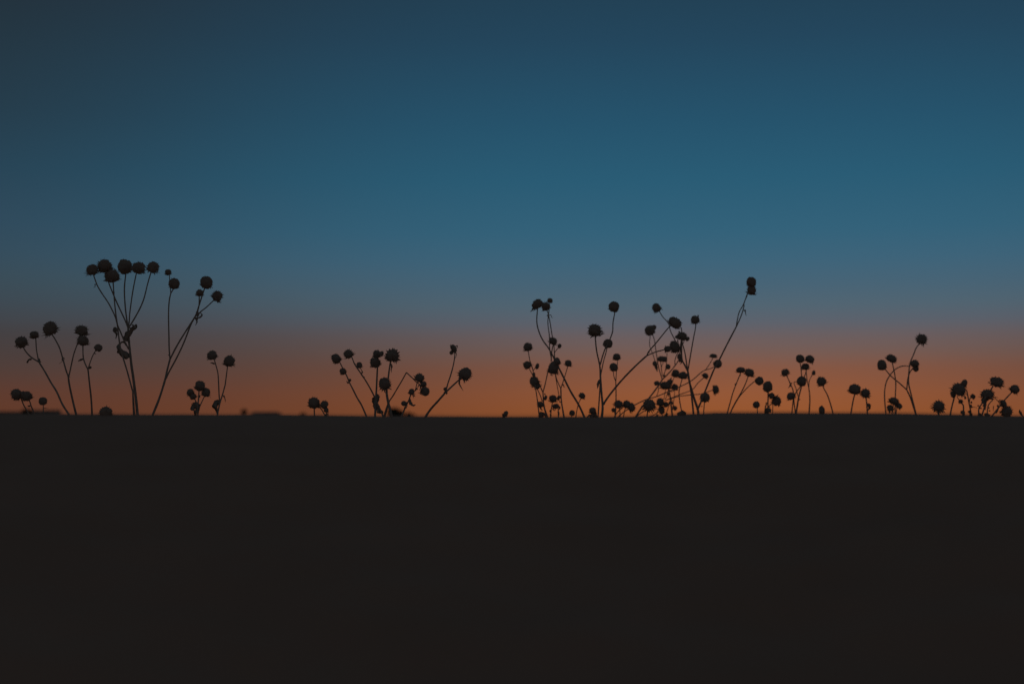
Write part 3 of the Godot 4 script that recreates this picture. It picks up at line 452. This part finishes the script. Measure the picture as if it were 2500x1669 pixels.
func build_ground() -> void:
	var angles := PackedFloat32Array()
	var a := -180.0
	while a < 180.0 - 0.01:
		angles.append(a)
		a += 0.2 if absf(a) < 27.0 else 2.0 if absf(a) > 31.0 else 1.0
	var radii := PackedFloat32Array()
	var r := 0.25
	while r < 5200.0:
		radii.append(r)
		r *= 1.014 if r < 14.0 else 1.03 if r < 60.0 else 1.07
	var n := angles.size()
	var points := PackedVector3Array()
	points.append(Vector3(0, ground_height(0, 0), 0))
	for q in radii:
		for ang in angles:
			var x := sin(deg_to_rad(ang)) * q
			var z := -cos(deg_to_rad(ang)) * q
			points.append(Vector3(x, ground_height(x, z), z))
	var normals := PackedVector3Array()
	normals.resize(points.size())
	normals[0] = Vector3.UP
	for j in radii.size():
		for i in n:
			var at := 1 + j * n + i
			var e := points[1 + j * n + (i + 1) % n] - points[1 + j * n + (i + n - 1) % n]
			var f := points[1 + mini(j + 1, radii.size() - 1) * n + i] - points[1 + maxi(j - 1, 0) * n + i]
			var u := e.cross(f).normalized()
			normals[at] = u if u.y > 0.0 else -u
	var index := PackedInt32Array()
	for i in n:
		index.append_array([0, 1 + i, 1 + (i + 1) % n])
	for j in radii.size() - 1:
		for i in n:
			var p := 1 + j * n + i
			var q := 1 + j * n + (i + 1) % n
			index.append_array([p, p + n, q, q, p + n, q + n])
	var arrays := []
	arrays.resize(Mesh.ARRAY_MAX)
	arrays[Mesh.ARRAY_VERTEX] = points
	arrays[Mesh.ARRAY_NORMAL] = normals
	arrays[Mesh.ARRAY_INDEX] = index
	var mesh := ArrayMesh.new()
	mesh.add_surface_from_arrays(Mesh.PRIMITIVE_TRIANGLES, arrays)
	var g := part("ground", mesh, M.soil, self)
	g.set_meta("kind", "structure")


func quad(st: SurfaceTool, a: Vector3, b: Vector3, c: Vector3, d: Vector3) -> void:
	for v in [a, b, c, a, c, d]:
		st.add_vertex(v)


func hull(bottom: Vector2, top: Vector2, y0: float, y1: float) -> ArrayMesh:
	# a block whose foot and top are rectangles of half sizes bottom and top
	var st := SurfaceTool.new()
	st.begin(Mesh.PRIMITIVE_TRIANGLES)
	st.set_smooth_group(-1)
	var p := []
	for s in [[bottom, y0], [top, y1]]:
		for c in [Vector2(-1, 1), Vector2(1, 1), Vector2(1, -1), Vector2(-1, -1)]:
			p.append(Vector3(c.x * s[0].x, s[1], c.y * s[0].y))
	for i in 4:
		quad(st, p[i], p[i + 4], p[(i + 1) % 4 + 4], p[(i + 1) % 4])
	quad(st, p[4], p[7], p[6], p[5])
	quad(st, p[0], p[1], p[2], p[3])
	st.generate_normals()
	return st.commit()


func far_building(x0: float, x1: float, top: float, depth: float, pitched: float, label: String) -> void:
	var a := place(x0, top, depth)
	var b := place(x1, top, depth)
	var mid := (a + b) / 2.0
	var g := ground_height(mid.x, mid.z)
	var o := thing("far_building", Vector3(mid.x, g, mid.z))
	var half := (b.x - a.x) / 2.0
	var high := mid.y - g
	var deep := minf(half * 0.8, 6.0)
	var eaves := high * (0.62 if pitched > 0.0 else 0.93)
	part("wall", hull(Vector2(half, deep), Vector2(half, deep), -0.3, eaves), M.wall, o)
	part("roof", hull(Vector2(half + 0.25, deep + 0.25), Vector2(half - pitched * half * 0.25, maxf(0.2, deep * (1.0 - pitched))), eaves + 0.003, high), M.roof, o)
	var door := part("door", hull(Vector2(0.6, 0.05), Vector2(0.6, 0.05), -0.2, minf(2.0, eaves - 0.2)), M.bark, o)
	door.position = Vector3(half * 0.3, 0, deep + 0.05)
	tag(o, label, "building")


func far_tree(x0: float, x1: float, top: float, depth: float, called: String, label: String, category: String, from := 0.15, leaf := 0.24) -> void:
	var a := place(x0, top, depth)
	var b := place(x1, top, depth)
	var g := ground_height((a.x + b.x) / 2.0, a.z)
	var o := thing(called, Vector3((a.x + b.x) / 2.0, g, a.z))
	var half := (b.x - a.x) / 2.0
	var high := a.y - g
	part("trunk", tube([Vector3(0, -0.2, 0), Vector3(0.02, high * 0.4, 0.02), Vector3(0, high * 0.75, 0)], [0.10, 0.07, 0.03], 7), M.bark, o)
	var st := SurfaceTool.new()
	st.begin(Mesh.PRIMITIVE_TRIANGLES)
	var lo := high * from
	for c in 26:
		var t := (c + 0.5) / 26.0
		var wide := sin(PI * clampf(0.12 + 0.8 * t, 0, 1)) * half * 0.8
		var k := c * 2.4
		var centre := Vector3(cos(k) * wide * rng.randf_range(0.2, 1.0), lerpf(lo, high * 0.92, t), sin(k) * wide * rng.randf_range(0.2, 1.0))
		var size := minf(half, high * 0.5) * rng.randf_range(0.3, 0.5)
		for i in 110:
			var q := centre + Vector3(rng.randfn(), rng.randfn(), rng.randfn()) * size * 0.45
			q.y = clampf(q.y, 0.05, high)
			var u := Vector3(rng.randfn(), rng.randfn(), rng.randfn()).normalized() * leaf
			var v := u.cross(Vector3(rng.randfn(), rng.randfn(), rng.randfn()).normalized())
			st.add_vertex(q - u)
			st.add_vertex(q + v * 0.7)
			st.add_vertex(q + u)
	st.generate_normals()
	part("crown", st.commit(), M.foliage, o)
	tag(o, label, category)


func build_far_things() -> void:
	far_building(85.0, 141.0, 1000.5, 900.0, 0.0, "low flat-topped building with a square end, far off on the horizon")
	far_building(-40.0, 46.0, 1004.0, 960.0, 0.0, "long lower block far off beside the square-ended building")
	far_building(614.0, 684.0, 1005.0, 900.0, 0.8, "long low building with sloping roof ends, far off on the horizon")
	far_tree(42.0, 86.0, 999.0, 700.0, "far_shrub", "bushy shrub far off between the two flat-topped blocks", "shrub", 0.15, 0.5)
	far_tree(588.0, 603.0, 999.0, 420.0, "far_tree", "slender upright tree far off near the sloping-roofed building", "tree", 0.35)
	far_tree(731.0, 750.0, 1008.0, 420.0, "far_shrub", "tiny shrub far off, low on the open horizon", "shrub")
	far_tree(930.0, 998.0, 997.0, 420.0, "far_shrub", "broad domed shrub far off behind the snapped stem", "shrub", 0.1, 0.45)
	far_tree(976.0, 1020.0, 1007.0, 420.0, "far_shrub", "lower shrub far off at the foot of the domed one", "shrub", 0.1)


# ---------------------------------------------------------------- shapes of the plants

func tube(path: Array, radius: Array, sides: int) -> ArrayMesh:
	var st := SurfaceTool.new()
	st.begin(Mesh.PRIMITIVE_TRIANGLES)
	st.set_smooth_group(0)
	var rings := []
	var side := Vector3(0, 0, 1)
	for i in path.size():
		var along: Vector3 = (path[mini(i + 1, path.size() - 1)] - path[maxi(i - 1, 0)]).normalized()
		side = (side - along * side.dot(along))
		side = side.normalized() if side.length() > 0.01 else along.cross(Vector3(0.3, 0.9, 0.1)).normalized()
		var other := along.cross(side)
		var ring := []
		for k in sides:
			var t := TAU * k / sides
			ring.append(path[i] + (side * cos(t) + other * sin(t)) * radius[i])
		rings.append(ring)
	for i in rings.size() - 1:
		for k in sides:
			quad(st, rings[i][k], rings[i][(k + 1) % sides], rings[i + 1][(k + 1) % sides], rings[i + 1][k])
	for k in range(1, sides - 1):
		for v in [rings[0][0], rings[0][k + 1], rings[0][k], rings[-1][0], rings[-1][k], rings[-1][k + 1]]:
			st.add_vertex(v)
	st.generate_normals()
	return st.commit()


func spline(p: Array, steps: int) -> Array:
	var out := []
	for i in p.size() - 1:
		var a: Vector3 = p[maxi(i - 1, 0)]
		var d: Vector3 = p[mini(i + 2, p.size() - 1)]
		for k in steps:
			out.append((p[i] as Vector3).cubic_interpolate(p[i + 1], a, d, float(k) / steps))
	out.append(p[-1])
	return out


func build_head_meshes() -> void:
	for kind in 4:
		head_meshes[kind] = []
		for v in 9:
			head_meshes[kind].append([head_body(kind, v), head_bracts(kind, v)])


func profile(kind: int, t: float) -> Vector2:
	# radius and height of the dry head from its neck (t = 0) to its crown (t = 1)
	var a := lerpf(-0.92, 1.0, t) * PI / 2.0
	var y: float = sin(a) * [0.88, 0.94, 0.86, 0.82][kind]
	var r: float = pow(cos(a), 0.85) * [0.89, 0.95, 0.72, 0.84][kind]
	if t < 0.10:
		r = maxf(r, 0.16)
	return Vector2(r, y)


func head_body(kind: int, v: int) -> ArrayMesh:
	# the packed disc of seeds: a lumpy dome bristling with dry chaff
	var st := SurfaceTool.new()
	st.begin(Mesh.PRIMITIVE_TRIANGLES)
	st.set_smooth_group(0)
	var rows := 11
	var cols := 18
	var skew := Vector3(rng.randf_range(-0.08, 0.08), 0, rng.randf_range(-0.08, 0.08))
	var grid := []
	for j in rows + 1:
		var line := []
		for i in cols:
			var q := profile(kind, float(j) / rows)
			var a := TAU * i / cols
			var p := Vector3(cos(a) * q.x, q.y, sin(a) * q.x)
			var lump := 1.0 + 0.16 * rough.get_noise_3d(p.x * 1.7 + v * 9.0, p.y * 1.7, p.z * 1.7 + kind * 5.0) + 0.10 * rough.get_noise_3d(p.x * 6.0, p.y * 6.0 + v * 7.0, p.z * 6.0)
			line.append(p * lump + skew * (p.y + 0.8))
		grid.append(line)
	for j in rows:
		for i in cols:
			quad(st, grid[j][i], grid[j][(i + 1) % cols], grid[j + 1][(i + 1) % cols], grid[j + 1][i])
	var many: int = [74, 100, 36, 58][kind]
	st.set_smooth_group(-1)
	for k in many:
		var y := 1.0 - (k + 0.5) / many * 1.75
		var a := k * 2.39996 + v
		var s := sqrt(maxf(0.0, 1.0 - y * y))
		var dir := Vector3(cos(a) * s, y, sin(a) * s)
		var t := clampf(asin(clampf(y, -1, 1)) / (PI / 2.0) * 0.5 + 0.5, 0.03, 1.0)
		var q := profile(kind, t)
		var root := Vector3(cos(a) * q.x, q.y, sin(a) * q.x) * 0.97 + skew * (q.y + 0.8)
		var out := (dir + Vector3(rng.randfn(), rng.randfn(), rng.randfn()) * 0.28).normalized()
		var long: float = rng.randf_range([0.14, 0.08, 0.18, 0.20][kind], [0.38, 0.24, 0.42, 0.42][kind])
		if rng.randf() < [0.10, 0.03, 0.1, 0.1][kind]:
			long *= 1.5
		var side := out.cross(Vector3(0.31, 0.77, -0.55)).normalized()
		var other := out.cross(side)
		var tip := root + out * long
		var base := []
		for c in 3:
			base.append(root + (side * cos(TAU * c / 3.0) + other * sin(TAU * c / 3.0)) * [0.085, 0.075, 0.085, 0.10][kind])
		for c in 3:
			st.add_vertex(base[c])
			st.add_vertex(tip)
			st.add_vertex(base[(c + 1) % 3])
	st.generate_normals()
	return st.commit()


func head_bracts(kind: int, v: int) -> ArrayMesh:
	# pointed dry bracts round the neck, curled out and back
	var st := SurfaceTool.new()
	st.begin(Mesh.PRIMITIVE_TRIANGLES)
	st.set_smooth_group(-1)
	var many: int = [28, 20, 13, 30][kind]
	for k in many:
		var a := TAU * (k + rng.randf_range(-0.35, 0.35)) / many + v
		var ring := k % 2
		var y0 := -0.46 if ring == 0 else -0.66
		var r0 := 0.78 if ring == 0 else 0.55
		if kind == 2:
			r0 *= 0.72
		var out := Vector3(cos(a), 0, sin(a))
		var turn := Vector3(-sin(a), 0, cos(a))
		var lift := rng.randf_range(-0.55, 0.75) if kind != 1 else rng.randf_range(-0.6, 0.25)
		var long := rng.randf_range(0.36, 0.74) * (0.66 if kind == 1 else 1.0)
		if rng.randf() < 0.12:
			long *= 1.35
		var curl := rng.randf_range(-0.9, 0.4)
		var p0 := out * r0 + Vector3.UP * y0
		var d := (out + Vector3.UP * lift).normalized()
		var p1 := p0 + d * long * 0.5 + turn * rng.randf_range(-0.04, 0.04)
		var p2 := p1 + (d + Vector3.UP * curl + turn * rng.randf_range(-0.4, 0.4)).normalized() * long * 0.5
		var w := rng.randf_range(0.09, 0.15)
		var ridge := d.cross(turn) * w * 0.5
		st.add_vertex(p0 - turn * w); st.add_vertex(p0 + ridge); st.add_vertex(p1 - turn * w * 0.8)
		st.add_vertex(p0 + ridge); st.add_vertex(p1 + ridge); st.add_vertex(p1 - turn * w * 0.8)
		st.add_vertex(p0 + ridge); st.add_vertex(p0 + turn * w); st.add_vertex(p1 + ridge)
		st.add_vertex(p0 + turn * w); st.add_vertex(p1 + turn * w * 0.8); st.add_vertex(p1 + ridge)
		st.add_vertex(p1 - turn * w * 0.8); st.add_vertex(p1 + ridge); st.add_vertex(p2)
		st.add_vertex(p1 + ridge); st.add_vertex(p1 + turn * w * 0.8); st.add_vertex(p2)
	st.generate_normals()
	return st.commit()


func leaf_shape(path: Array, wide: float, twist: float) -> ArrayMesh:
	# a shrivelled blade: folded along its rib, crinkled at its edges, narrow at both ends
	var st := SurfaceTool.new()
	st.begin(Mesh.PRIMITIVE_TRIANGLES)
	st.set_smooth_group(0)
	var rows := []
	for i in path.size():
		var t := float(i) / (path.size() - 1)
		var along: Vector3 = (path[mini(i + 1, path.size() - 1)] - path[maxi(i - 1, 0)]).normalized()
		var flat := along.cross(Vector3(0, 0, 1))
		flat = flat.normalized() if flat.length() > 0.05 else Vector3.RIGHT
		var turned := flat.rotated(along, twist + t * 1.1 * signf(twist))
		var up := along.cross(turned)
		var w := wide * 0.5 * (0.30 + 0.95 * pow(sin(PI * clampf(t * 0.88 + 0.10, 0, 1)), 0.8) - 0.25 * t) * rng.randf_range(0.8, 1.2)
		w = maxf(w, wide * 0.10)
		var thick := maxf(wide * 0.09, 0.0004)
		rows.append([path[i] - turned * w + up * w * rng.randf_range(0.2, 0.7), path[i] + up * thick, path[i] + turned * w + up * w * rng.randf_range(0.2, 0.7), path[i] - up * thick])
	for i in rows.size() - 1:
		for k in 4:
			quad(st, rows[i][k], rows[i][(k + 1) % 4], rows[i + 1][(k + 1) % 4], rows[i + 1][k])
	st.generate_normals()
	return st.commit()


# ---------------------------------------------------------------- the plants

func nearest_depth(trail: Array, x: float, y: float, otherwise: float) -> float:
	var best := 1e9
	var found := otherwise
	for q: Vector3 in trail:
		var d := Vector2(q.x - x, q.y - y).length()
		if d < best:
			best = d
			found = q.z
	return found


func real(trace: Array, from: Vector3) -> Array:
	var out := []
	for q: Vector3 in trace:
		out.append(place(q.x, q.y, q.z) - from)
	return out


func build_plant(d: Dictionary) -> void:
	var foot := place(d.base, HORIZON, d.depth)
	foot.y = ground_height(foot.x, foot.z)
	var foot_row := row_of(foot)
	var o := thing("dried_wildflower", foot)
	tag(o, d.label, "plant", "dried wildflowers standing in the field at dusk")
	var trail := []
	var ends := []
	for s in d.stems:
		var xy: Array = s[2]
		var trace := []
		var widths := []
		var rooted: bool = xy[1] > 1004.0
		var z0: float = d.depth if rooted else nearest_depth(trail, xy[0], xy[1], d.depth)
		var long := 0.0
		for i in range(2, xy.size(), 2):
			long += Vector2(xy[i] - xy[i - 2], xy[i + 1] - xy[i - 1]).length()
		var z1: float = z0 + rng.randf_range(-0.0004, 0.0004) * long
		var n := xy.size() / 2
		if rooted:
			# the stalk goes on down to its root in the dark ground
			var steep: float = clampf((xy[0] - xy[2]) / maxf(8.0, xy[1] - xy[3]), -0.5, 0.5)
			var drop: float = foot_row - xy[1]
			var hand := Vector2(xy[0] + steep * drop * 0.45, xy[1] + drop * 0.45)
			var root := Vector2(d.base + rng.randf_range(-9, 9), foot_row + 6.0)
			for k in 7:
				var t := k / 7.0
				var q: Vector2 = root.lerp(hand, t).lerp(hand.lerp(Vector2(xy[0], xy[1]), t), t)
				trace.append(Vector3(q.x, q.y, z0))
				widths.append(s[0] * lerpf(1.45, 1.05, t))
		for i in n:
			var t := float(i) / maxi(1, n - 1)
			trace.append(Vector3(xy[i * 2], xy[i * 2 + 1], lerpf(z0, z1, smoothstep(0.0, 1.0, t))))
			widths.append(lerpf(s[0], s[1], t))
		for h in d.heads:
			# a stem that ends at a head runs on into its neck
			var tip: Vector3 = trace[-1]
			var gap := Vector2(h[0] - tip.x, h[1] - tip.y)
			if gap.length() < 1.7 * maxf(h[2], h[3]) and gap.length() > 0.45 * minf(h[2], h[3]):
				trace.append(Vector3(tip.x + gap.x * 0.6, tip.y + gap.y * 0.6, tip.z))
				widths.append(s[1] * 1.1)
				break
		var fine := spline(trace, 5)
		var radius := []
		for i in fine.size():
			var k := i / 5.0
			var a := int(k)
			var w: float = 1.22 * lerpf(widths[a], widths[mini(a + 1, widths.size() - 1)], k - a)
			radius.append(w * 0.5 * fine[i].z / FOCAL * (1.0 + 0.10 * rough.get_noise_2d(i * 0.9, fine[i].x)))
		trail.append_array(fine)
		ends.append(fine[-1])
		part("stem" if rooted else "branch", tube(real(fine, foot), radius, 7), M.stem, o)
	for h in d.heads:
		var z := nearest_depth(ends, h[0], h[1], d.depth)
		var at := place(h[0], h[1], z) - foot
		var lean := deg_to_rad(h[4] if h[4] < 900 else 0.0)
		var face := deg_to_rad(h[5] if h[5] < 900 else rng.randf_range(-12.0, 22.0))
		var axis := Vector3(sin(lean) * cos(face), cos(lean) * cos(face), sin(face))
		var side := axis.cross(Vector3(0, 0, 1) if absf(axis.z) < 0.9 else Vector3.RIGHT).normalized()
		side = side.rotated(axis, rng.randf_range(-0.2, 0.2))
		var scale_wide: float = 1.05 * h[2] * z / FOCAL
		var scale_high: float = 1.05 * h[3] * z / FOCAL
		var kind: int = h[6]
		var pair: Array = head_meshes[kind][rng.randi() % 9]
		var o2 := part("seed_head", pair[0], M.head, o)
		o2.transform = Transform3D(Basis(side * scale_wide, axis * scale_high, side.cross(axis) * (scale_wide * 0.5 + scale_high * 0.5)), at)
		part("bracts", pair[1], M.bract, o2)
	for l in d.leaves:
		var xy: Array = l[1]
		var z := nearest_depth(trail, xy[0], xy[1], d.depth)
		var trace := []
		for i in range(0, xy.size(), 2):
			trace.append(Vector3(xy[i], xy[i + 1], z + 0.0012 * i * rng.randf_range(-1, 1)))
		part("withered_leaf", leaf_shape(real(spline(trace, 4), foot), l[0] * z / FOCAL * (1.3 if l[0] < 5.0 else 1.6), rng.randf_range(0.15, 0.6) * (1.0 if rng.randf() < 0.5 else -1.0)), M.leaf, o)
